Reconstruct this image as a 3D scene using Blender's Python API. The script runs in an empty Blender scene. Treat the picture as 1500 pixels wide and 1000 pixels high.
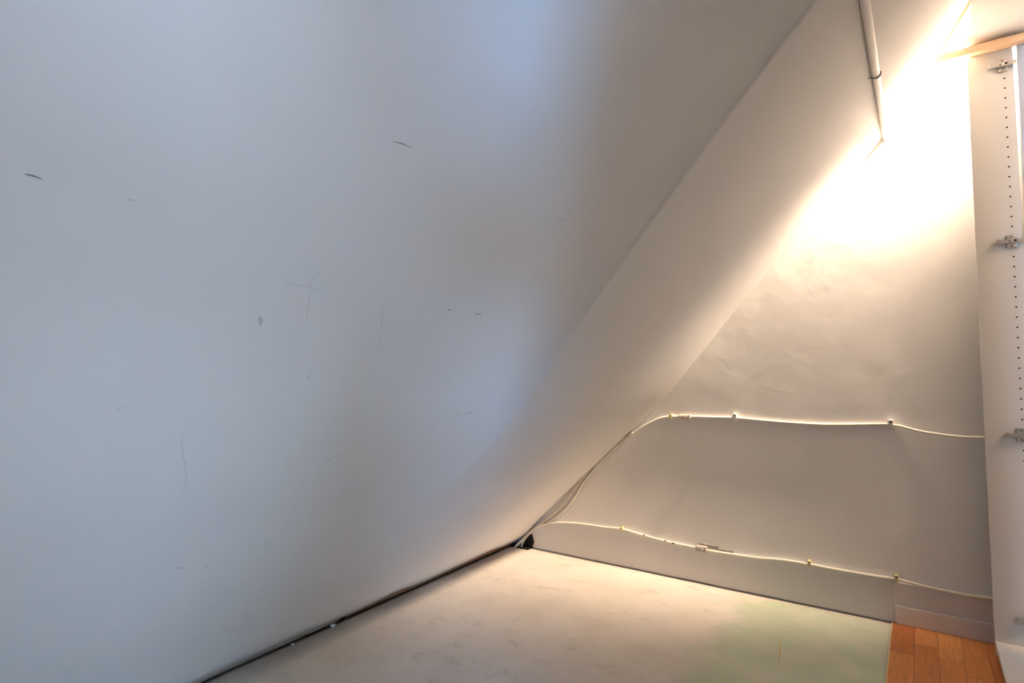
import bpy, bmesh, math, random
from mathutils import Vector, Matrix, noise
random.seed(7)
S = bpy.context.scene
COL = S.collection

# ------------------------------------------------------------------ camera
cam_d = bpy.data.cameras.new('camera')
cam = bpy.data.objects.new('camera', cam_d); COL.objects.link(cam)
cam_d.sensor_width = 36.0; cam_d.lens = 836.7 / 1500 * 36.0
cam_d.clip_start = 0.02
yaw, pitch, roll = math.radians(35.43), math.radians(2.675), math.radians(-0.62)
fw = Vector((-math.sin(yaw)*math.cos(pitch), math.cos(yaw)*math.cos(pitch), math.sin(pitch)))
rt = Vector((math.cos(yaw), math.sin(yaw), 0)); up = rt.cross(fw)
r2 = math.cos(roll)*rt + math.sin(roll)*up; u2 = -math.sin(roll)*rt + math.cos(roll)*up
m3 = Matrix((r2, u2, -fw)).transposed()
cam.matrix_world = Matrix.Translation((0, 0, 0.925)) @ m3.to_4x4()
S.camera = cam

# ------------------------------------------------------------------ world, daylight, exposure
w = bpy.data.worlds.new('world'); S.world = w; w.use_nodes = True
w.node_tree.nodes['Background'].inputs[0].default_value = (0.42, 0.62, 1.0, 1)
w.node_tree.nodes['Background'].inputs[1].default_value = 0.10

def area(name, loc, target, sx, sy, power, color, spread=180):
    d = bpy.data.lights.new(name, 'AREA'); d.shape = 'RECTANGLE'
    d.size = sx; d.size_y = sy; d.energy = power; d.color = color; d.spread = math.radians(spread)
    o = bpy.data.objects.new(name, d); COL.objects.link(o); o.location = loc
    o.rotation_euler = (Vector(target)-Vector(loc)).to_track_quat('-Z', 'Y').to_euler()
    return o
ROOM_W = 20
DAY = (0.38, 0.63, 1.0)
area('daylight_side_window', (2.70, 0.25, 1.15), (0, 0.25, 1.15), 0.66, 1.46, 16, DAY)
area('daylight_bounce_fill', (2.70, -1.00, 1.45), (2.0, -1.00, 0.6), 0.76, 1.06, 82, (0.49, 0.71, 1.0))  # added window source, raises the room bounce
area('warm_room_fill', (1.30, 1.75, 2.30), (1.30, 1.75, 0), 0.45, 0.45, ROOM_W, (1.0, 0.66, 0.38))  # added warm fill for the floor and wardrobe, source unseen
area('blue_patch_fill', (2.05, -1.90, 1.30), (1.2, 0, 1.30), 0.60, 0.40, 96, (0.22, 0.50, 1.0))  # added rear source, sized to throw the blue patches on the slope
LAMP_W, LAMP_A, LAMP_C = 545.0, 128, (1.0, 0.755, 0.55)
S.cycles.adaptive_threshold = 0.03; S.cycles.caustics_reflective = False; S.cycles.caustics_refractive = False; S.cycles.max_bounces = 8
S.view_settings.view_transform = 'Standard'; S.view_settings.look = 'None'
S.view_settings.exposure = 0.36; S.view_settings.gamma = 1.0
S.view_settings.use_curve_mapping = False

# ------------------------------------------------------------------ material helpers
def mat(name, color, rough=0.6, spec=0.3, metal=0.0):
    m = bpy.data.materials.new(name); m.use_nodes = True
    b = m.node_tree.nodes['Principled BSDF']
    b.inputs['Base Color'].default_value = (*color, 1); b.inputs['Roughness'].default_value = rough
    b.inputs['Metallic'].default_value = metal; b.inputs['Specular IOR Level'].default_value = spec
    return m
class NT:
    def __init__(s, m): s.m = m; s.t = m.node_tree; s.b = s.t.nodes['Principled BSDF']
    def n(s, kind, **kw):
        x = s.t.nodes.new(kind)
        for k, v in kw.items(): setattr(x, k, v)
        return x
    def l(s, a, b): s.t.links.new(a, b)
    def val(s, sock, v):
        if hasattr(v, 'is_linked'): s.l(v, sock)
        else: sock.default_value = v
    def math(s, op, a, b=0.0, c=None, clamp=False):
        x = s.n('ShaderNodeMath', operation=op, use_clamp=clamp)
        s.val(x.inputs[0], a); s.val(x.inputs[1], b)
        if c is not None: s.val(x.inputs[2], c)
        return x.outputs[0]
    def pos(s):
        return s.n('ShaderNodeNewGeometry').outputs['Position']
    def noise(s, scale, detail=4, rough=0.55, vec=None, dist=0.0):
        x = s.n('ShaderNodeTexNoise'); x.inputs['Scale'].default_value = scale
        x.inputs['Detail'].default_value = detail; x.inputs['Roughness'].default_value = rough
        x.inputs['Distortion'].default_value = dist
        s.l(vec if vec else s.pos(), x.inputs['Vector'])
        return x.outputs['Fac']
    def scaled(s, sc):
        x = s.n('ShaderNodeVectorMath', operation='MULTIPLY'); s.l(s.pos(), x.inputs[0]); x.inputs[1].default_value = sc
        return x.outputs[0]
    def ramp(s, fac, stops):
        x = s.n('ShaderNodeValToRGB'); s.l(fac, x.inputs[0]); e = x.color_ramp.elements
        while len(e) < len(stops): e.new(0.5)
        for q, (p, c) in zip(e, stops): q.position = p; q.color = (*c, 1) if len(c) == 3 else c
        return x.outputs[0]
    def mix(s, fac, a, b):
        x = s.n('ShaderNodeMix', data_type='RGBA'); s.val(x.inputs[0], fac)
        for i, v in ((6, a), (7, b)):
            if hasattr(v, 'is_linked'): s.l(v, x.inputs[i])
            else: x.inputs[i].default_value = (*v, 1)
        return x.outputs[2]
    def sep(s):
        x = s.n('ShaderNodeSeparateXYZ'); s.l(s.pos(), x.inputs[0]); return x.outputs
    def bump(s, h, strength, dist=0.01):
        x = s.n('ShaderNodeBump'); x.inputs['Strength'].default_value = strength; x.inputs['Distance'].default_value = dist
        s.l(h, x.inputs['Height']); s.l(x.outputs[0], s.b.inputs['Normal'])
    def col(s, c): s.l(c, s.b.inputs['Base Color'])

def plaster(name, a, b, bump=0.15):
    m = mat(name, a, 0.75, 0.2); t = NT(m)
    n1 = t.noise(2.2, 3, 0.6); n3 = t.noise(16, 3, 0.55)
    t.col(t.mix(t.ramp(n1, [(0.40, (0, 0, 0)), (0.72, (1, 1, 1))]), a, b))
    h = t.math('MULTIPLY', n3, 0.9)
    t.bump(h, bump, 0.008)
    return m
M = {}
M['roof'] = plaster('white_painted_plasterboard', (0.86, 0.855, 0.845), (0.83, 0.82, 0.81), 0.10)
def joint_streaks(m):
    t = NT(m); x, y, z = t.sep()
    d = t.math('DIVIDE', t.math('SUBTRACT', y, 1.265), 0.06)
    mask = t.math('POWER', 2.718, t.math('MULTIPLY', t.math('MULTIPLY', d, d), -1.0))
    st = t.noise(1.0, 3, 0.65, t.scaled((7, 110, 7)), 0.8)
    old = t.b.inputs['Normal'].links[0].from_node
    h = old.inputs['Height'].links[0].from_socket
    t.l(t.math('ADD', h, t.math('MULTIPLY', t.math('MULTIPLY', mask, st), 1.6)), old.inputs['Height'])
joint_streaks(M['roof'])
M['wall'] = plaster('white_wall_paint', (0.86, 0.845, 0.825), (0.82, 0.805, 0.785), 0.09)
M['room'] = mat('room_wall_paint', (0.84, 0.76, 0.64), 0.8, 0.2)
M['trim'] = plaster('greyish_trim_paint', (0.74, 0.735, 0.735), (0.69, 0.69, 0.695), 0.08)
M['skirt'] = plaster('pinkish_white_skirting_paint', (0.79, 0.755, 0.745), (0.74, 0.70, 0.69), 0.05)
M['dark'] = mat('gap_shade_dark', (0.03, 0.026, 0.022), 0.9, 0.1)  # near black stands in for shade inside gaps and openings
M['scuff'] = mat('dark_scuff', (0.30, 0.295, 0.30), 0.8, 0.1)
M['scuff_soft'] = mat('grey_scuff', (0.64, 0.635, 0.635), 0.8, 0.1)
M['crack'] = mat('hairline_crack', (0.745, 0.735, 0.73), 0.8, 0.1)
M['cable'] = mat('off_white_cable_sheath', (0.82, 0.78, 0.69), 0.42, 0.4)
M['cable_painted'] = mat('overpainted_cable', (0.66, 0.62, 0.54), 0.6, 0.3)
M['clip_yellow'] = mat('yellowed_clip_plastic', (0.72, 0.60, 0.30), 0.45, 0.4)
M['clip_white'] = mat('white_clip_plastic', (0.82, 0.80, 0.76), 0.35, 0.5)
M['nail'] = mat('steel_nail', (0.10, 0.09, 0.08), 0.4, 0.5, 0.6)
M['pipe'] = mat('painted_conduit', (0.74, 0.72, 0.68), 0.35, 0.5)
M['wire'] = mat('pipe_clip_metal', (0.30, 0.27, 0.24), 0.5, 0.5, 0.4)
M['melamine'] = mat('white_melamine', (0.80, 0.795, 0.775), 0.38, 0.45)
M['panel'] = mat('pale_grey_melamine', (0.70, 0.69, 0.67), 0.38, 0.45)
M['door'] = mat('pale_grey_door_foil', (0.46, 0.50, 0.57), 0.4, 0.4)
M['nickel'] = mat('hinge_nickel', (0.66, 0.63, 0.60), 0.25, 0.5, 0.9)
M['hole'] = mat('hole_shade_and_chip', (0.045, 0.035, 0.028), 0.9, 0.1)  # near black paints the shade in holes; paint chips share it
M['bracket'] = plaster('rusty_overpainted_bracket', (0.46, 0.37, 0.30), (0.70, 0.62, 0.55), 0.3)
M['bracket_grey'] = plaster('grey_overpainted_bracket', (0.42, 0.38, 0.34), (0.60, 0.55, 0.50), 0.3)
M['brown'] = plaster('bare_brown_board_edge', (0.36, 0.235, 0.15), (0.29, 0.20, 0.135), 0.3)
M['edge'] = plaster('bare_grey_plaster_edge', (0.47, 0.44, 0.40), (0.37, 0.345, 0.31), 0.4)
M['glass'] = mat('lamp_glass', (0.9, 0.88, 0.82), 0.2, 0.5)

def pine():
    m = mat('pine_batten', (0.72, 0.47, 0.29), 0.6, 0.25); t = NT(m)
    g = t.noise(1.0, 5, 0.6, t.scaled((14, 220, 220)), 0.4)
    t.col(t.ramp(g, [(0.3, (0.86, 0.64, 0.44)), (0.65, (0.76, 0.52, 0.33))])); return m
M['pine'] = pine()
def parquet(i):
    base = [(0.58, 0.235, 0.075), (0.50, 0.185, 0.055), (0.63, 0.275, 0.095), (0.43, 0.145, 0.042), (0.56, 0.22, 0.066)][i]
    m = mat('laminate_strip_%d' % i, base, 0.33, 0.4); t = NT(m)
    g = t.noise(1.0, 6, 0.62, t.scaled((150, 9, 1)), 0.6)
    lo = tuple(c*0.80 for c in base); hi = tuple(min(1, c*1.12) for c in base)
    t.col(t.ramp(g, [(0.32, lo), (0.62, hi)])); return m
WOOD = [parquet(i) for i in range(5)]
def screed():
    m = mat('stained_screed', (0.55, 0.49, 0.41), 0.7, 0.25); t = NT(m)
    n1 = t.noise(3.0, 6, 0.62); n2 = t.noise(38, 4, 0.6); n3 = t.noise(1.0, 5, 0.6, t.scaled((9, 15, 10)), 1.2)
    c = t.ramp(n1, [(0.32, (0.62, 0.565, 0.49)), (0.52, (0.69, 0.635, 0.56)), (0.72, (0.75, 0.70, 0.625))])
    c = t.mix(t.math('MULTIPLY', t.ramp(n3, [(0.30, (1, 1, 1)), (0.44, (0, 0, 0))]), 0.32), c, (0.36, 0.32, 0.275))
    # spilled green paint: a patch with a ragged edge beside the laminate
    x, y, z = t.sep()
    nz = t.math('MULTIPLY', t.math('SUBTRACT', t.noise(6.5, 6, 0.65), 0.5), 0.34)
    gx = t.math('ADD', t.math('MULTIPLY', t.math('SUBTRACT', x, -0.645), 10.0), t.math('MULTIPLY', nz, 9.0))
    gx = t.math('MULTIPLY', gx, 1.0, clamp=True)
    gy = t.math('ADD', t.math('MULTIPLY', t.math('SUBTRACT', 2.47, y), 40.0), t.math('MULTIPLY', nz, 8.0), clamp=True)
    worn = t.ramp(t.noise(9, 6, 0.7), [(0.30, (0.45,)*3), (0.60, (1, 1, 1))])
    gm = t.math('MULTIPLY', t.math('MULTIPLY', t.math('MULTIPLY', gx, gy), worn), 0.92)
    green = t.ramp(n1, [(0.35, (0.44, 0.53, 0.375)), (0.65, (0.54, 0.605, 0.46))])
    c = t.mix(gm, c, green)
    sp = t.ramp(t.noise(46, 2, 0.5), [(0.70, (0, 0, 0)), (0.76, (1, 1, 1))])
    c = t.mix(t.math('MULTIPLY', sp, 0.5), c, (0.70, 0.66, 0.58))
    t.col(c); t.bump(t.math('ADD', n2, t.math('MULTIPLY', n1, 2.0)), 0.12, 0.01)
    return m
M['screed'] = screed()

# ------------------------------------------------------------------ mesh helpers
def link(name, verts, faces, m, parent=None, smooth=False):
    me = bpy.data.meshes.new(name); me.from_pydata([tuple(v) for v in verts], [], faces); me.update()
    if m: me.materials.append(m)
    if smooth:
        for p in me.polygons: p.use_smooth = True
    o = bpy.data.objects.new(name, me); COL.objects.link(o)
    if parent: o.parent = parent
    return o
class MB:
    def __init__(s): s.v = []; s.f = []
    def add(s, v, f):
        k = len(s.v); s.v += [Vector(q) for q in v]; s.f += [tuple(i+k for i in q) for q in f]; return s
    def box(s, x0, x1, y0, y1, z0, z1):
        return s.add([(x, y, z) for z in (z0, z1) for y in (y0, y1) for x in (x0, x1)],
                     [(0, 2, 3, 1), (4, 5, 7, 6), (0, 1, 5, 4), (2, 6, 7, 3), (0, 4, 6, 2), (1, 3, 7, 5)])
    def tube(s, pts, r, n=10, caps=True):
        pts = [Vector(p) for p in pts]; rs = r if isinstance(r, (list, tuple)) else [r]*len(pts)
        vs = []; fs = []; ref = None
        for i, p in enumerate(pts):
            d = (pts[min(i+1, len(pts)-1)] - pts[max(i-1, 0)]).normalized()
            if ref is None: ref = d.orthogonal().normalized()
            a = (ref - d*ref.dot(d)).normalized(); b = d.cross(a); ref = a
            for k in range(n):
                t = 2*math.pi*k/n; vs.append(p + rs[i]*(math.cos(t)*a + math.sin(t)*b))
        for i in range(len(pts)-1):
            for k in range(n):
                k2 = (k+1) % n; fs.append((i*n+k, i*n+k2, (i+1)*n+k2, (i+1)*n+k))
        if caps:
            fs.append(tuple(reversed(range(n)))); fs.append(tuple((len(pts)-1)*n+k for k in range(n)))
        return s.add(vs, fs)
    def prism(s, poly, y0, y1):     # polygon in xz, swept along y
        n = len(poly); vs = [(x, y0, z) for x, z in poly] + [(x, y1, z) for x, z in poly]
        fs = [tuple(range(n)), tuple(reversed(range(n, 2*n)))]
        for i in range(n): j = (i+1) % n; fs.append((j, i, n+i, n+j))
        return s.add(vs, fs)
    def build(s, name, m, parent=None, smooth=False, bevel=0.0, seg=2):
        o = link(name, s.v, s.f, m, parent)
        bm = bmesh.new(); bm.from_mesh(o.data)
        bmesh.ops.recalc_face_normals(bm, faces=bm.faces)
        if bevel: bmesh.ops.bevel(bm, geom=list(bm.edges), offset=bevel, segments=seg, affect='EDGES', profile=0.6)
        for f in bm.faces: f.smooth = smooth
        bm.to_mesh(o.data); bm.free()
        if smooth and hasattr(o.data, 'set_sharp_from_angle'): o.data.set_sharp_from_angle(angle=math.radians(40))
        return o
def tag(o, label=None, cat=None, group=None, kind=None):
    if label: o['label'] = label
    if cat: o['category'] = cat
    if group: o['group'] = group
    if kind: o['kind'] = kind
    return o
def struct(o, label, cat): return tag(o, label, cat, kind='structure')
def empty(name, loc, label, cat, group=None):
    o = bpy.data.objects.new(name, None); COL.objects.link(o); o.location = loc; o.empty_display_size = 0.05
    return tag(o, label, cat, group)
def under(o, p):                      # keep world place while parenting under an Empty that is only translated
    o.parent = p; o.matrix_parent_inverse = Matrix.Translation(-Vector(p.location)); return o
def smooth_path(p, k=6):              # Catmull-Rom
    p = [Vector(q) for q in p]; out = []
    for i in range(len(p)-1):
        a, b, c, d = p[max(i-1, 0)], p[i], p[i+1], p[min(i+2, len(p)-1)]
        for j in range(k):
            t = j/k; out.append(0.5*((2*b)+(c-a)*t+(2*a-5*b+4*c-d)*t*t+(3*b-a-3*c+d)*t**3))
    out.append(p[-1]); return out

# ------------------------------------------------------------------ the sloping ceiling
YW = 2.495                # face of the end wall
PX = [-1.785, -1.70, -1.60, -1.41, -1.20, -.932, -.613, -.296, -.086, .089, .196, .36]
PZ = [0, .062, .160, .338, .535, .792, 1.165, 1.522, 1.757, 1.992, 2.167, 2.44]
def cr(x):
    for i in range(len(PX)-1):
        if x <= PX[i+1] or i == len(PX)-2:
            def sl(k):
                if k <= 0: return (PZ[1]-PZ[0])/(PX[1]-PX[0])
                if k >= len(PX)-1: return (PZ[-1]-PZ[-2])/(PX[-1]-PX[-2])
                return (PZ[k+1]-PZ[k-1])/(PX[k+1]-PX[k-1])
            h = PX[i+1]-PX[i]; t = (x-PX[i])/h
            return ((2*t**3-3*t*t+1)*PZ[i]+(t**3-2*t*t+t)*h*sl(i)+(-2*t**3+3*t*t)*PZ[i+1]+(t**3-t*t)*h*sl(i+1))
JOINT = 1.31
def roof_z(x, y):
    z = cr(x)
    z += 0.0035*noise.noise(Vector((x*1.3, y*1.3, 3.1))) + 0.0012*noise.noise(Vector((x*5, y*5, 7.7)))
    # board joint: the far sheet sits slightly lower, feathered out with filler on the near side
    d = y - JOINT + 0.006*noise.noise(Vector((x*6, 0.3, 1.0)))
    fade = max(0.0, min(1.0, (x+1.35)/0.5))
    z += fade*0.004*max(0.0, min(1.0, 0.5-d/0.014))
    if d < 0: z += fade*0.030*(1-math.exp(d/0.14))*math.exp(d/0.8)
    return z
def roof_n(x, y):
    e = 0.01
    return Vector((roof_z(x+e, y)-roof_z(x-e, y), roof_z(x, y+e)-roof_z(x, y-e), -2*e)).normalized()
xs = [-1.775 + (0.36+1.775)*i/110 for i in range(111)]
ys = [-1.9 + 0.05*i for i in range(60)] + [1.10 + 0.006*i for i in range(52)] + [1.412 + (YW+0.03-1.412)*i/26 for i in range(1, 27)]
ys = sorted(ys)
vs = [(x, y, roof_z(x, y)) for y in ys for x in xs]; n = len(xs)
fs = [(j*n+i, j*n+i+1, (j+1)*n+i+1, (j+1)*n+i) for j in range(len(ys)-1) for i in range(n-1)]
roof = link('ceiling', vs, fs, M['roof'], smooth=True)
so = roof.modifiers.new('thickness', 'SOLIDIFY'); so.thickness = 0.06; so.offset = 1.0
struct(roof, 'white painted sloping attic ceiling falling to the floor on the left', 'ceiling')

def roof_strip(name, pts, width, m, off=0.0009):
    # a flat mark lying on the slope, pts in plan (x, y)
    P = [Vector((x, y, roof_z(x, y))) + roof_n(x, y)*off for x, y in pts]
    if len(P) > 2: P = smooth_path(P, 4)
    vs = []; fs = []; k = len(P)
    for i, p in enumerate(P):
        d = (P[min(i+1, k-1)]-P[max(i-1, 0)]).normalized(); nn = roof_n(p.x, p.y); sd = d.cross(nn).normalized()
        ww = width*(0.35+0.65*math.sin(math.pi*(i+0.35)/(k-0.3)))*(0.8+0.4*random.random())/2
        q = Vector((p.x, p.y, roof_z(p.x, p.y))) + nn*off
        vs += [q+sd*ww, q-sd*ww]
    for i in range(k-1): fs.append((2*i, 2*i+1, 2*i+3, 2*i+2))
    return link(name, vs, fs, m, roof)
scuffs = [([(-0.670, 0.164), (-0.670, 0.170), (-0.671, 0.177)], 0.0019, 'scuff'),
    ([(-0.567, 0.524), (-0.566, 0.540), (-0.566, 0.557)], 0.0014, 'scuff'),
    ([(-0.736, 0.821), (-0.737, 0.829)], 0.0026, 'scuff'),
    ([(-0.737, 0.834), (-0.738, 0.843)], 0.0016, 'scuff_soft'),
    ([(-0.739, 0.907), (-0.738, 0.926)], 0.0022, 'scuff'),
    ([(-1.196, 0.539), (-1.201, 0.554)], 0.002, 'scuff'),
    ([(-1.216, 0.605), (-1.221, 0.617)], 0.0016, 'scuff'),
    ([(-0.930, 1.067), (-0.926, 1.078)], 0.0022, 'scuff'),
    ([(-0.931, 1.107), (-0.927, 1.121)], 0.0026, 'scuff'),
    ([(-0.959, 1.012), (-0.956, 1.022)], 0.003, 'scuff_soft'),
    ([(-0.762, 0.451), (-0.767, 0.457), (-0.772, 0.458)], 0.0055, 'scuff_soft'),
    ([(-0.868, 0.314), (-0.864, 0.324)], 0.0016, 'scuff_soft'),
    ([(-0.578, 0.975), (-0.578, 1.007)], 0.002, 'scuff_soft'),
    ([(-0.673, 0.250), (-0.673, 0.257)], 0.0012, 'scuff_soft'),
    ([(-0.841, 0.586), (-0.836, 0.586)], 0.003, 'scuff_soft'),
    ([(-0.833, 0.618), (-0.830, 0.623)], 0.003, 'scuff_soft'),
    ([(-1.001, 0.740), (-0.994, 0.751), (-0.983, 0.762)], 0.002, 'scuff_soft')]
for p, wd, m in scuffs: roof_strip('scuff_mark', p, wd, M[m])
cracks = [[(-0.719, 0.450), (-0.724, 0.481), (-0.726, 0.510), (-0.728, 0.548)],
    [(-0.726, 0.510), (-0.745, 0.519), (-0.769, 0.531)],
    [(-0.724, 0.509), (-0.714, 0.506), (-0.705, 0.518)],
    [(-0.732, 0.651), (-0.759, 0.676), (-0.788, 0.697), (-0.812, 0.706)],
    [(-0.844, 2.105), (-0.796, 2.139), (-0.752, 2.171), (-0.733, 2.253)]]
for p in cracks: roof_strip('hairline_crack', p, .0015, M['crack'])
roof_strip('hairline_crack', [(-0.907, 0.416), (-0.933, 0.428), (-0.962, 0.447), (-0.988, 0.460), (-1.015, 0.468)], .0013, M['scuff_soft'])

# ------------------------------------------------------------------ floor, walls and the room behind the wardrobe
XL = -0.110               # edge of the laminate
fl = MB(); nx, ny = 70, 130
fv = [(-1.777 + (XL+1.777)*i/nx, -1.9 + (2.478+1.9)*j/ny, 0) for j in range(ny+1) for i in range(nx+1)]
fv = [(x + (0.005*noise.noise(Vector((0, y*9, 2)))-0.006*max(0, noise.noise(Vector((1, y*17, 5)))) if i % (nx+1) == 0 else 0),
       y + (0.004*noise.noise(Vector((x*8, 0, 9))) if i >= (nx+1)*ny else 0), 0.0015*noise.noise(Vector((x*3, y*3, 0)))) for i, (x, y, z) in enumerate(fv)]
ff = [(j*(nx+1)+i, j*(nx+1)+i+1, (j+1)*(nx+1)+i+1, (j+1)*(nx+1)+i) for j in range(ny) for i in range(nx)]
floor = link('floor', fv, ff, M['screed'], smooth=True)
so = floor.modifiers.new('thickness', 'SOLIDIFY'); so.thickness = 0.03; so.offset = -1
struct(floor, 'stained beige screed floor with a green paint patch', 'floor')
sub = MB().box(-2.1, 2.9, -2.1, 2.7, -0.09, -0.032).build('subfloor', M['dark']); struct(sub, 'near-black sheet standing in for shade under the screed edges', 'floor')  # dark sheet puts the shade of the edge gaps into colour

UPZ = [(-1.30, .42), (-1.178, .547), (-1.090, .613), (-1.033, .654), (-.961, .691), (-.855, .704), (-.633, .708), (-.483, .700), (-.345, .696), (-.255, .698), (-.091, .704), (-.02, .56), (.06, .40), (.15, .20)]
def upz(x):
    if x <= UPZ[0][0]: return UPZ[0][1] + (x-UPZ[0][0])*.9
    for (a, b), (c, d) in zip(UPZ, UPZ[1:]):
        if x <= c: return b+(d-b)*(x-a)/(c-a)
    return -1
def wall_y(x, z):
    # shallow recess shaped into the wall to deepen the shade below the upper cable
    y = YW + .0018*noise.noise(Vector((x*2.2, z*2.2, 4.4))) + .0006*noise.noise(Vector((x*9, z*9, 1.4)))
    t = upz(x) - z
    if t > 0 and x < .2:
        soft = 1.0 if x < -.091 else max(0.0, 1-(x+.091)/.24)
        lim = max(.02, upz(x)-.15)
        y += RECESS*soft*(1-math.exp(-t/.09))*max(0.0, 1-(t/lim))**.8 * max(0, min(1, (x+1.5)/.4))
    return y
RECESS = .009
wx = [-1.9+2.30*i/200 for i in range(201)] + [.6, 1.2, 2.9]; wz = [-.03+.93*i/110 for i in range(111)] + [.93+.04*i for i in range(43)]
wn = len(wx)
vs = [(x, wall_y(x, z), z) for z in wz for x in wx]
fs = [(j*wn+i, j*wn+i+1, (j+1)*wn+i+1, (j+1)*wn+i) for j in range(len(wz)-1) for i in range(wn-1)]
struct(MB().box(-2.1, -1.80, -2.0, 2.6, -0.03, .30).build('foot_light_block', M['dark']), 'dark block added behind the slope foot against stray light', 'wall')  # added blocker, stops outside light leaking in under the slope
EW = link('wall_end', vs, fs, M['wall'], smooth=True)
so = EW.modifiers.new('thickness', 'SOLIDIFY'); so.thickness = 0.12; so.offset = -1
struct(EW, 'white end wall with cables running across it', 'wall')
def wall_strip(name, pts, width, m):
    P = smooth_path([Vector((x, YW-0.0008, z)) for x, z in pts], 4) if len(pts) > 2 else [Vector((x, YW-0.0008, z)) for x, z in pts]
    vs = []; fs = []; k = len(P)
    for i, p in enumerate(P):
        d = (P[min(i+1, k-1)]-P[max(i-1, 0)]).normalized(); sd = d.cross(Vector((0, 1, 0)))
        ww = width*(0.35+0.65*math.sin(math.pi*(i+0.35)/(k-0.3)))/2; vs += [p+sd*ww, p-sd*ww]
    for i in range(k-1): fs.append((2*i, 2*i+1, 2*i+3, 2*i+2))
    return link(name, vs, fs, m, EW)
M['wall_mark'] = mat('faint_wall_mark', (0.76, 0.74, 0.715), 0.8, 0.1)
for p, wd in [([(-.567, .878), (-.527, .898), (-.493, .919), (-.449, .925), (-.397, .929)], .004), ([(-.714, .974), (-.675, .942), (-.643, .898)], .005),
          ([(-.541, .847), (-.490, .826), (-.403, .813)], .005), ([(-.337, 1.344), (-.314, 1.339)], .008), ([(-.203, 1.182), (-.192, 1.181)], .006),
          ([(-.742, .366), (-.736, .362)], .005), ([(-.230, .391), (-.222, .387)], .008)]:
    wall_strip('wall_scuff', p, wd, M['wall_mark'])

# room shell out of frame: side wall with window, rear wall with added window, flat ceiling
def holed(name, axis, c, a0, a1, z0, z1, holes, label):
    b = MB(); t = 0.12; a = a0
    def bx(p0, p1, q0, q1):
        if axis == 'x': b.box(c, c+t, p0, p1, q0, q1)
        else: b.box(p0, p1, c-t, c, q0, q1)
    for (h0, h1, g0, g1) in holes:
        bx(a, h0, z0, z1); bx(h0, h1, z0, g0); bx(h0, h1, g1, z1); a = h1
    bx(a, a1, z0, z1)
    return struct(b.build(name, M['room']), label, 'wall')
WIN = [(-1.40, -.60, .90, 2.00), (-.10, .60, .40, 1.90)]  # first opening is added for extra room bounce
holed('wall_right', 'x', 2.60, -1.9, 2.5, -0.03, 2.6, WIN, 'cream room wall with a window and an added fill opening beyond the wardrobe')
holed('wall_rear', 'y', -1.80, -2.1, 2.72, -0.03, 2.6, [(1.72, 2.36, 1.08, 1.52)], 'cream room wall with a small added window behind the camera')
struct(MB().box(.28, .38, -1.80, -.26, 0.004, 2.43).build('knee_baffle', M['room']), 'unseen cream partition added to hold back room daylight', 'wall')  # added blocker, keeps room bounce off the slope
struct(MB().box(.28, .38, .02, .60, 1.26, 2.43).box(.28, .38, -.26, .02, 1.12, 1.28).box(.28, .38, -.26, .02, 1.95, 2.43).build('header_baffle', M['room']), 'unseen cream header and rail added to shape daylight on the slope', 'wall')  # added blockers that cut the daylight into separate patches
struct(MB().box(.385, .90, .022, .042, .01, 2.0).build('door_baffle', M['melamine']), 'unseen white leaf added to block rear daylight', 'door')  # added blocker, bounds the daylight stripe from the rear
struct(MB().box(0.30, 2.72, -1.95, 2.62, 2.43, 2.53).build('ceiling', M['room']), 'flat white room ceiling beyond the wardrobe', 'ceiling')
def window(name, axis, c, a0, a1, z0, z1, label):
    b = MB(); r = 0.04
    for (p0, p1, q0, q1) in ((a0, a1, z0, z0+r), (a0, a1, z1-r, z1), (a0, a0+r, z0+r, z1-r), (a1-r, a1, z0+r, z1-r)):
        if axis == 'x': b.box(c, c+.05, p0, p1, q0, q1)
        else: b.box(p0, p1, c-.05, c, q0, q1)
    struct(b.build(name, M['melamine']), label, 'window')
window('window_1', 'x', 2.64, *WIN[1], 'white framed window in the side wall of the room')
window('fill_window_frame', 'x', 2.64, *WIN[0], 'white frame added in the unseen side wall for the bounce fill')
window('patch_window_frame', 'y', -1.84, 1.72, 2.36, 1.08, 1.52, 'small white frame added in the unseen rear wall for the blue patches')


# ------------------------------------------------------------------ laminate: every strip a piece of the floor
dp = link('paint_drip', [(-.4155, 2.108, .0022), (-.4125, 2.108, .0022), (-.400, 2.03, .0022), (-.3965, 2.03, .0022), (-.390, 1.954, .0022), (-.3875, 1.954, .0022)], [(0, 1, 3, 2), (2, 3, 5, 4)], mat('ochre_drip', (0.60, 0.42, 0.16), 0.7, 0.2), floor)
lam = MB().box(XL+0.001, 2.6, -1.8, 2.488, -0.03, -0.004).build('floor', M['dark'])
struct(lam, 'orange brown laminate floor beside the wardrobe', 'floor')
SW = 0.0640
strip_mesh = {}
def strip_obj(x0, x1, y0, y1, mi):
    key = (round(x1-x0, 4), round(y1-y0, 3), mi)
    if key not in strip_mesh:
        g = 0.00035
        strip_mesh[key] = None
        o = MB().box(g, key[0]-g, g, key[1]-g, -0.008, 0.004).build('laminate_strip', WOOD[mi], lam, bevel=0.0004, seg=1)
        strip_mesh[key] = o.data
    else:
        o = bpy.data.objects.new('laminate_strip', strip_mesh[key]); COL.objects.link(o); o.parent = lam
    o.location = (x0, y0, 0)
rnd = random.Random(11)
first = {0: (2.24, 3), 1: (2.335, 0), 2: (2.27, 2), 3: (2.18, 4), 4: (2.30, 1)}
for c in range(5):
    x0 = XL + c*SW; x1 = x0+SW
    if c == 4: x1 = 0.20
    yb, mi = first[c]; strip_obj(x0, x1, yb, 2.486, mi)
    y = yb
    while y > 0.6:
        L = rnd.choice([.26, .31, .37, .42]); nm = rnd.choice([k for k in range(5) if k != mi]); mi = nm
        strip_obj(x0, x1, y-L, y, mi); y -= L
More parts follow.
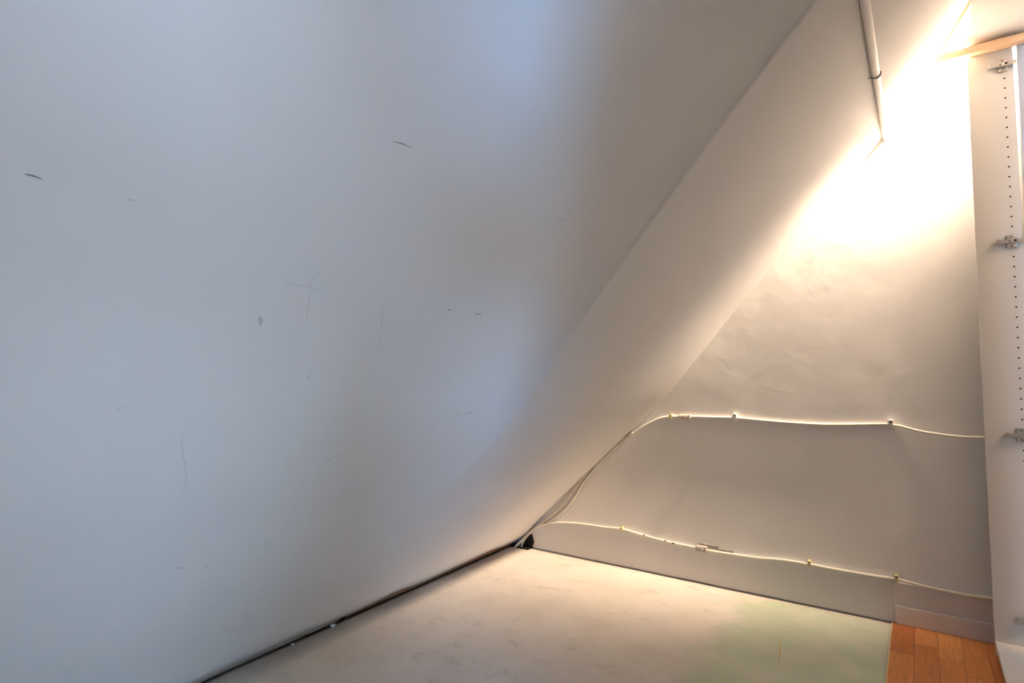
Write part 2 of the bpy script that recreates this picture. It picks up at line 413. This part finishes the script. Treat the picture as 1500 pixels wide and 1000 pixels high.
rest = MB().box(0.20, 2.6, -1.8, 2.488, -0.004, 0.004).box(XL+0.001, 0.20, -1.8, 0.24, -0.004, 0.0038).build('laminate_field', WOOD[0], lam); rest['kind'] = 'stuff'
# pale raw edge of the laminate towards the screed
MB().box(XL-0.003, XL+0.0005, -1.8, 2.486, -0.02, 0.0035).build('laminate_edge', mat('raw_laminate_edge', (0.72, 0.55, 0.36), 0.7, 0.2), lam)

# ------------------------------------------------------------------ boards along the foot of the end wall
FT = [(-1.639, .100), (-1.60, .121), (-1.561, .137), (-1.481, .155), (-1.362, .166), (-1.231, .169), (-1.147, .173), (-1.041, .161), (-.908, .150), (-.815, .148), (-.752, .144), (-.665, .145), (-.554, .149), (-.465, .157), (-.373, .158), (-.301, .156), (-.187, .156), (-.104, .158)]
poly = [(-1.639, 0.004)] + FT + [(-.104, 0.004)]
fas = MB().prism(poly, YW-0.010, YW+0.002).build('baseboard_end', M['trim'], bevel=0.0012, seg=1)
struct(fas, 'grey painted skirting strip below the lower cable', 'skirting board')
sk = MB().box(-.104, 0.44, YW-0.010, YW+0.002, 0.004, 0.146).build('baseboard_end', M['skirt'], bevel=0.001, seg=1)
struct(sk, 'two-step pinkish white skirting board above the laminate', 'skirting board')
MB().box(-.100, 0.44, YW-0.020, YW-0.009, 0.004, 0.067).build('lower_step', M['skirt'], sk, bevel=0.0030, seg=3)
MB().tube([(-.066, YW-0.0212, .041), (-.066, YW-0.018, .041)], .0028, 8).build('nail_head', M['wall_mark'], sk)

# ------------------------------------------------------------------ bare edge along the foot of the slope
def foot(name, y0, y1, hmin, hmax, m, label, seed, sc):
    k = max(8, int((y1-y0)/0.012)); vs = []; fs = []
    for i in range(k+1):
        y = y0+(y1-y0)*i/k; t = i/k
        e = min(1, t*6, (1-t)*6)
        h = hmin + (hmax-hmin)*max(0, min(1, 0.5+0.9*noise.noise(Vector((y*sc, seed, 0.5)))))*e
        for hh, xo in ((-.008, 0), (h*.5, 0), (h, 0)):
            # walk up the slope from the foot by height hh
            x = -1.775 + hh*1.75 + 0.002
            x = max(x, -1.774); nn = roof_n(x, y); vs.append(Vector((x, y, max(roof_z(x, y), .002))) + nn*(0.004 if hh < h else 0.0022))
    for i in range(k):
        for r in range(2): fs.append((3*i+r, 3*(i+1)+r, 3*(i+1)+r+1, 3*i+r+1))
    o = link(name, vs, fs, m); so = o.modifiers.new('thickness', 'SOLIDIFY'); so.thickness = 0.002; so.offset = 0
    return struct(o, label, 'trim')
foot('trim_1', 1.40, 2.46, .008, .034, M['brown'], 'bare brown board edge at the foot of the slope by the cables', 2.0, 5)
foot('trim_2', 0.3, 1.36, .022, .042, M['edge'], 'bare grey plaster edge at the foot of the slope in front', 5.0, 7)
def crumb(loc, r, label):
    b = bmesh.new(); bmesh.ops.create_icosphere(b, subdivisions=2, radius=r)
    for v in b.verts: v.co *= 1+0.45*noise.noise(v.co*60/ max(r*60, .2) + Vector(loc)*9); v.co.z *= .55
    me = bpy.data.meshes.new('plaster_crumb'); b.to_mesh(me); b.free(); me.materials.append(M['clip_white'])
    o = bpy.data.objects.new('plaster_crumb', me); COL.objects.link(o); o.location = loc
    tag(o, label, 'crumb', 'plaster crumbs at the foot of the slope')
crumb((-1.757, 1.335, .0055), .010, 'larger white plaster crumb at the foot of the slope')
crumb((-1.755, 1.17, .004), .006, 'small white plaster crumb at the front of the slope gap')

# ------------------------------------------------------------------ pipe on the slope
px_, pr = -0.079, 0.0105
def pipe_pt(y):
    return Vector((px_, y, roof_z(px_, y))) + roof_n(px_, y)*(pr-0.001)
pipe = empty('pipe', pipe_pt(0.6), 'thin white painted pipe running along the slope into the end wall', 'pipe')
under(MB().tube([pipe_pt(0.5+i*0.05) for i in range(29)] + [pipe_pt(1.93)], pr, 16).build('lower_tube', M['pipe'], smooth=True), pipe)
under(MB().tube([pipe_pt(1.92+i*0.05) for i in range(12)] + [pipe_pt(2.50)], pr*0.88, 16).build('upper_tube', M['pipe'], smooth=True), pipe)
# wire saddle at the joint
c0 = pipe_pt(1.925); nn = roof_n(px_, 1.925); tx = Vector((0, 1, 0)).cross(nn).normalized()
arc = [c0 + (pr+0.0016)*(math.cos(a)*tx + math.sin(a)*nn) for a in [math.pi*(i/14) for i in range(15)]]
if arc[0].x < arc[-1].x: arc.reverse()
tail = [arc[-1] - nn*(pr*0.7) + Vector((-.002, 0, 0)), arc[-1] - nn*(pr*0.9) + Vector((-.009, -.006, -.008))]
under(MB().tube(arc + tail, 0.0017, 8).build('wire_saddle', M['wire'], smooth=True), pipe)

# ------------------------------------------------------------------ cables
UP = [(-1.671,0.071),(-1.599,0.123),(-1.509,0.177),(-1.441,0.237),(-1.386,0.310),(-1.344,0.377),(-1.268,0.460),(-1.178,0.547),(-1.090,0.613),(-1.033,0.654),(-0.961,0.691),(-0.907,0.702),(-0.855,0.704),(-0.804,0.706),(-0.708,0.707),(-0.633,0.708),(-0.483,0.700),(-0.345,0.696),(-0.255,0.698),(-0.110,0.707),(-0.091,0.705),(-0.063,0.702),(-0.007,0.688),(0.056,0.680),(0.119,0.676),(0.175,0.677)]
UP2 = [(-1.684,0.062),(-1.620,0.117),(-1.546,0.172),(-1.465,0.247),(-1.386,0.343),(-1.309,0.437),(-1.220,0.528),(-1.156,0.578),(-1.090,0.620)]
LO = [(-1.692,0.049),(-1.632,0.107),(-1.561,0.138),(-1.481,0.156),(-1.362,0.167),(-1.231,0.170),(-1.147,0.174),(-1.041,0.162),(-0.908,0.151),(-0.815,0.149),(-0.752,0.145),(-0.665,0.146),(-0.554,0.150),(-0.465,0.158),(-0.373,0.159),(-0.301,0.157),(-0.187,0.157),(-0.094,0.159),(-0.060,0.156),(-0.021,0.152),(0.018,0.149),(0.092,0.146),(0.168,0.149)]
def cable_path(P, off, hole):
    out = [Vector(q) for q in hole]
    for x, z in P: out.append(Vector((x, YW-off(x), z)))
    return smooth_path(out, 5)
rup = .0050
off_up = lambda x: rup+.0008 + (0.0 if x < -.09 else 0.15*min(x+.09, .12)) + (0.0022 if x < -1.0 else 0)
p = cable_path(UP + [(.24, .679), (.34, .682)], off_up, [(-1.715, 2.470, -.03), (-1.705, 2.470, .02)])
tag(MB().tube(p, rup, 12).build('cable', M['cable'], smooth=True), 'upper white cable bowing across the end wall', 'cable')
p = cable_path(UP2, lambda x: rup+.0012 + (.012 if x < -1.2 else .012*max(0, (-1.09-x)/.11)), [(-1.735, 2.465, -.03), (-1.722, 2.465, .015)])
tag(MB().tube(p, .0052, 12).build('cable', M['cable_painted'], smooth=True), 'overpainted cable tucked in the corner under the slope', 'cable')
rlo = .0052
p = cable_path(LO + [(.24, .150), (.34, .150)], lambda x: rlo+.0102, [(-1.738, 2.440, -.03), (-1.728, 2.446, .010)])
lowc = tag(MB().tube(p, rlo, 12).build('cable', M['cable'], smooth=True), 'lower white cable running along the top of the skirting', 'cable')
for x, z in [(-1.040, .1655), (-.907, .152), (-.901, .1505), (-.941, .157)]:
    MB().box(x-.003, x+.003, YW-.0215, YW-.019, z-.0025, z+.0022).build('paint_chip', M['hole'], lowc)
# dark patches painting the shade of the corner opening the cables rise from
hole = MB().prism([(-1.775, .003), (-1.66, .003), (-1.648, .030), (-1.66, .070), (-1.70, .046)], YW-0.004, YW+0.001).build('cable_opening_shade', M['dark'], EW)
MB().box(-1.785, -1.655, 2.445, YW, -.028, .0022).build('floor_opening_shade', M['dark'], EW)

def nail_clip(x, z, yo, m, label, up_=True, s=1.0):
    c = empty('cable_clip', (x, YW-yo, z), label, 'cable clip', 'nail clips holding the cables')
    r = .0072*s; arc = []
    for i in range(13):
        a = math.radians(-100 + 200*i/12); arc.append((0, -r*math.cos(a)*.95, r*math.sin(a) - .004))
    b = MB()
    for k in range(len(arc)-1):     # a curved strap 6 mm wide
        (x0, y0, z0), (x1, y1, z1) = arc[k], arc[k+1]; w2 = .0035*s
        o0 = Vector((0, y0, z0+.004)).normalized()*.0016; o1 = Vector((0, y1, z1+.004)).normalized()*.0016
        v = [(-w2, y0, z0), (w2, y0, z0), (w2, y1, z1), (-w2, y1, z1)]
        v2 = [(q[0], q[1]+(o0 if j < 2 else o1).y, q[2]+(o0 if j < 2 else o1).z) for j, q in enumerate(v)]
        b.add(v+v2, [(0, 1, 2, 3), (7, 6, 5, 4), (0, 4, 5, 1), (1, 5, 6, 2), (2, 6, 7, 3), (3, 7, 4, 0)])
    b.build('strap', m, c)
    hb = MB().box(-.0052*s, .0052*s, -.0085*s, yo, .002, .0125*s).build('nail_block', m, c, bevel=.0012)
    MB().tube([(0, -.0100*s, .0075*s), (0, -.004, .0075*s)], .0026*s, 10).build('nail', M['nail'], hb)
    return c
nail_clip(-0.906, .702, .007, M['clip_yellow'], 'yellowed clip on the upper cable beside the rusty bracket', s=.9)
nail_clip(-0.632, .709, .007, M['clip_white'], 'clear white clip on the middle of the upper cable', s=1.3)
nail_clip(-0.091, .706, .007, M['clip_white'], 'clear white clip where the upper cable starts to droop', s=1.45)
nail_clip(-1.150, .174, .016, M['clip_yellow'], 'yellowed nail clip on the lower cable nearest the slope', s=.85)
nail_clip(-0.371, .161, .016, M['clip_yellow'], 'yellowed nail clip at the middle of the lower cable')
nail_clip(-0.093, .161, .016, M['clip_yellow'], 'yellowed nail clip above the skirting joint', s=1.05)

def bracket(x, z, yo, wd, ht, m, label):
    c = empty('cable_bracket', (x, YW-yo, z), label, 'cable bracket')
    b = MB(); k = 10
    for i in range(k):              # a bent metal strap around the cable
        a0 = math.pi*(i/k)-math.pi/2; a1 = math.pi*((i+1)/k)-math.pi/2
        r0 = ht/2
        q0 = (-.55*r0*math.cos(a0), r0*math.sin(a0)); q1 = (-.55*r0*math.cos(a1), r0*math.sin(a1))
        b.add([(-wd/2, q0[0], q0[1]), (wd/2, q0[0], q0[1]), (wd/2, q1[0], q1[1]), (-wd/2, q1[0], q1[1]),
               (-wd/2, yo, q0[1]), (wd/2, yo, q0[1]), (wd/2, yo, q1[1]), (-wd/2, yo, q1[1])],
              [(0, 1, 2, 3), (0, 4, 5, 1), (2, 6, 7, 3), (1, 5, 6, 2), (0, 3, 7, 4)])
    st = b.build('strap', m, c)
    MB().box(-wd/2-.004, -wd/2+.004, -.006, yo, -ht*.42, ht*.36).build('paint_lump', m, c, bevel=.002)
    MB().box(wd/2-.005, wd/2+.003, -.007, yo, -ht*.36, ht*.46).build('paint_lump', m, c, bevel=.002)
    MB().tube([(wd*.12, -ht*.30, ht*.05), (wd*.12, -ht*.18, ht*.05)], .0035, 10).build('screw', M['clip_white'], st)
    return c
bracket(-0.845, .704, .008, .044, .021, M['bracket'], 'rusty brown overpainted bracket on the upper cable')
bracket(-0.785, .146, .015, .040, .026, M['bracket_grey'], 'grey overpainted bracket on the lower cable')
# rough filler left on the wall above the lower bracket
for (x0, x1, z0, z1) in ((-.800, -.715, .166, .170), (-.775, -.655, .157, .161)):
    pts = [(x0+(x1-x0)*i/12, z0 + (z1-z0)*i/12*0 + .003*noise.noise(Vector((i*.9, x0*7, 0)))) for i in range(13)]
    poly = pts + [(x, z-.006-.004*random.random()) for x, z in reversed(pts)]
    MB().prism(poly, YW-.005, YW+.001).build('filler_ridge', M['edge'], EW)

# ------------------------------------------------------------------ wardrobe: side panels, boards, hinges, door
YP = 2.380; XB, XF = 0.164, 0.279; ZT = 1.962; ZB = 0.050; YN = 0.62
W0 = empty('wardrobe', (0.22, 1.6, 0.0), 'white wardrobe carcass with hinge plates and drilled side panel', 'wardrobe')
sp = under(MB().box(XB, XF, YP, YP+.016, 0.004, ZT).build('side_panel', M['panel'], bevel=.0008, seg=1), W0)
tag(sp, 'white side panel with a column of shelf holes')
under(MB().box(XB, .329, YN-.018, YN, 0.004, 2.425).build('side_panel', M['melamine'], bevel=.0008, seg=1), W0)  # unseen near side, placed and raised to block daylight
under(MB().box(XB, XF+.30, YN, YP, ZB-0.018, ZB).build('bottom_board', M['melamine'], bevel=.0008, seg=1), W0)
under(MB().box(XB-.003, .329, YN+.0005, YP+.016, ZT, ZT+.018).build('top_board', M['melamine'], bevel=.0008, seg=1), W0)
under(MB().box(XB+.06, XB+.076, YN, YP, .004, ZB-.018).build('plinth', M['melamine']), W0)
# shelf holes as dark plugs, their inner shade put into the colour
XH = 0.2555; hz = [1.836-.032*k for k in range(54)]
hing = [1.877, 1.308, 0.699, 0.128]
b = MB()
for z in hz:
    if any(abs(z-h) < .036 for h in hing): continue
    b.tube([(XH, YP-.0003, z), (XH, YP+.004, z)], .0027, 10)
ho = under(b.build('shelf_hole_plugs', M['hole']), W0); ho['kind'] = 'stuff'
b = MB()
for z in hz[::6]:
    if any(abs(z-h) < .05 for h in hing): continue
    k = len(b.v); vs = []
    for r in (.0036, .0048):
        for i in range(14): a = 2*math.pi*i/14; vs.append((XH+r*math.cos(a), YP-.0004, z+r*math.sin(a)))
    b.add(vs, [(i, (i+1) % 14, 14+(i+1) % 14, 14+i) for i in range(14)])
def hinge(z):
    x = 0.252
    pl = MB().box(x-.013, x+.013, YP-.004, YP, z-.021, z+.021)
    o = under(pl.build('hinge_plate', M['nickel'], bevel=.0028), W0)
    a = MB().box(x-.034, x+.034, YP-.016, YP-.004, z-.0062, z+.0062).build('hinge_arm', M['nickel'], bevel=.0018); a.parent = o; 
    e = MB().box(x-.037, x-.031, YP-.019, YP-.003, z-.0072, z+.0085).build('arm_hook', M['nickel'], bevel=.0012); e.parent = o
    for dx, dy, dz, r, m in ((.008, -.0165, .001, .0036, 'hole'), (-.006, -.0165, .0, .0032, 'wire'), (0, -.0046, .0145, .0036, 'wire'), (0, -.0046, -.0145, .0036, 'wire')):
        s = MB().tube([(x+dx, YP+dy, z+dz), (x+dx, YP+dy+.004, z+dz)], r, 12).build('screw', M[m]); s.parent = o
for z in hing: hinge(z)
cv = MB().tube([(.236, 2.335, ZB), (.236, 2.335, ZB+.004)], .0065, 14).build('screw_cover', M['bracket_grey']); under(cv, W0)
# open door standing in line with the panel, a narrow slit left between them
dr = under(MB().box(XF+.0085, XF+.50, YP-.006, YP+.012, ZB-.02, 2.41).build('door', M['door'], bevel=.0012), W0)
tag(dr, 'blue grey opened wardrobe door')
under(MB().box(.45, .466, YP+.0125, YW-.001, .004, 2.41).build('gap_baffle', M['melamine']), W0)  # added strip, stops daylight running in behind the open door
# unseen closed doors added to keep room daylight out
for y0, y1 in ((0.62, 1.165), (1.169, 1.715), (1.719, 2.265)):
    under(MB().box(.330, .350, y0, y1, ZB-.010, 2.428).build('door', M['melamine'], bevel=.0012), W0)

# unseen fixture added to carry the warm fill set at the top
cl = empty('fill_lamp_fixture', (1.30, 1.75, 2.43), 'flat white fixture added in the unseen room for the warm fill', 'lamp')
under(MB().tube([(1.30, 1.75, 2.428), (1.30, 1.75, 2.40)], .06, 20).build('mount', M['clip_white'], smooth=True), cl)
under(MB().tube([(1.30, 1.75, 2.40), (1.30, 1.75, 2.38), (1.30, 1.75, 2.32)], [.30, .34, .35], 32).build('shade', M['clip_white'], smooth=True), cl)
# pale rug added on the unseen room floor to bounce daylight
rg = MB().box(.95, 2.45, -1.55, .85, .0045, .014).build('bounce_rug', mat('pale_bounce_rug', (0.80, 0.78, 0.74), 0.9, 0.1), bevel=.003)
tag(rg, 'pale woven rug added to the unseen room to bounce daylight', 'bounce_rug')

# pine battens
bt = MB().box(0.083, 0.325, 2.335, 2.359, 1.9255, 1.9495).build('batten', M['pine'], bevel=.0012)
tag(bt, 'light pine batten lying across the top of the wardrobe side', 'batten')
b2 = MB().box(0.172, 0.325, 2.3592, 2.3795, 1.931, 1.9615).build('batten', M['pine'], bevel=.001)
tag(b2, 'second pine batten behind the first at the wardrobe top', 'batten')
# lath rising from the end of the batten
L0 = Vector((0.0865, 2.353, 1.951)); L1 = Vector((0.232, 2.353, 2.194)); d = (L1-L0).normalized(); s_ = d.cross(Vector((0, 1, 0))).normalized()
b = MB(); wv = .0052
b.add([p + q*wv + Vector((0, t, 0)) for p in (L0, L1) for t in (-.006, .006) for q in (-s_, s_)],
      [(0, 1, 3, 2), (4, 6, 7, 5), (0, 2, 6, 4), (1, 5, 7, 3), (0, 4, 5, 1), (2, 3, 7, 6)])
la = b.build('lath', M['pine']); tag(la, 'thin pine lath rising from the batten end towards the slope', 'lath')

# ------------------------------------------------------------------ reflector bulb behind the wardrobe side panel
LP = Vector((.275, 2.437, 2.07)); AIM = Vector((-.38, .18, -.19)).normalized()
lp = empty('spotlight', (.31, 2.437, 2.10), 'small white reflector bulb in a socket above the wardrobe side panel', 'lamp')
q = [LP - AIM*.075, LP - AIM*.045, LP - AIM*.042, LP - AIM*.012, LP - AIM*.002]
under(MB().tube(q[:2], [.017, .017], 18).build('socket', M['clip_white'], smooth=True), lp)
under(MB().tube(q[2:], [.014, .027, .030], 20, caps=False).build('reflector', M['clip_white'], smooth=True), lp)
ld = bpy.data.lights.new('spotlight_beam', 'SPOT'); ld.energy = LAMP_W; ld.color = LAMP_C
ld.spot_size = math.radians(LAMP_A); ld.spot_blend = 1.0; ld.shadow_soft_size = 0.045
lo = bpy.data.objects.new('spotlight_beam', ld); COL.objects.link(lo); lo.location = LP + AIM*.004
lo.rotation_euler = AIM.to_track_quat('-Z', 'Y').to_euler()
lo.parent = lp; lo.matrix_parent_inverse = Matrix.Translation(-Vector(lp.location))
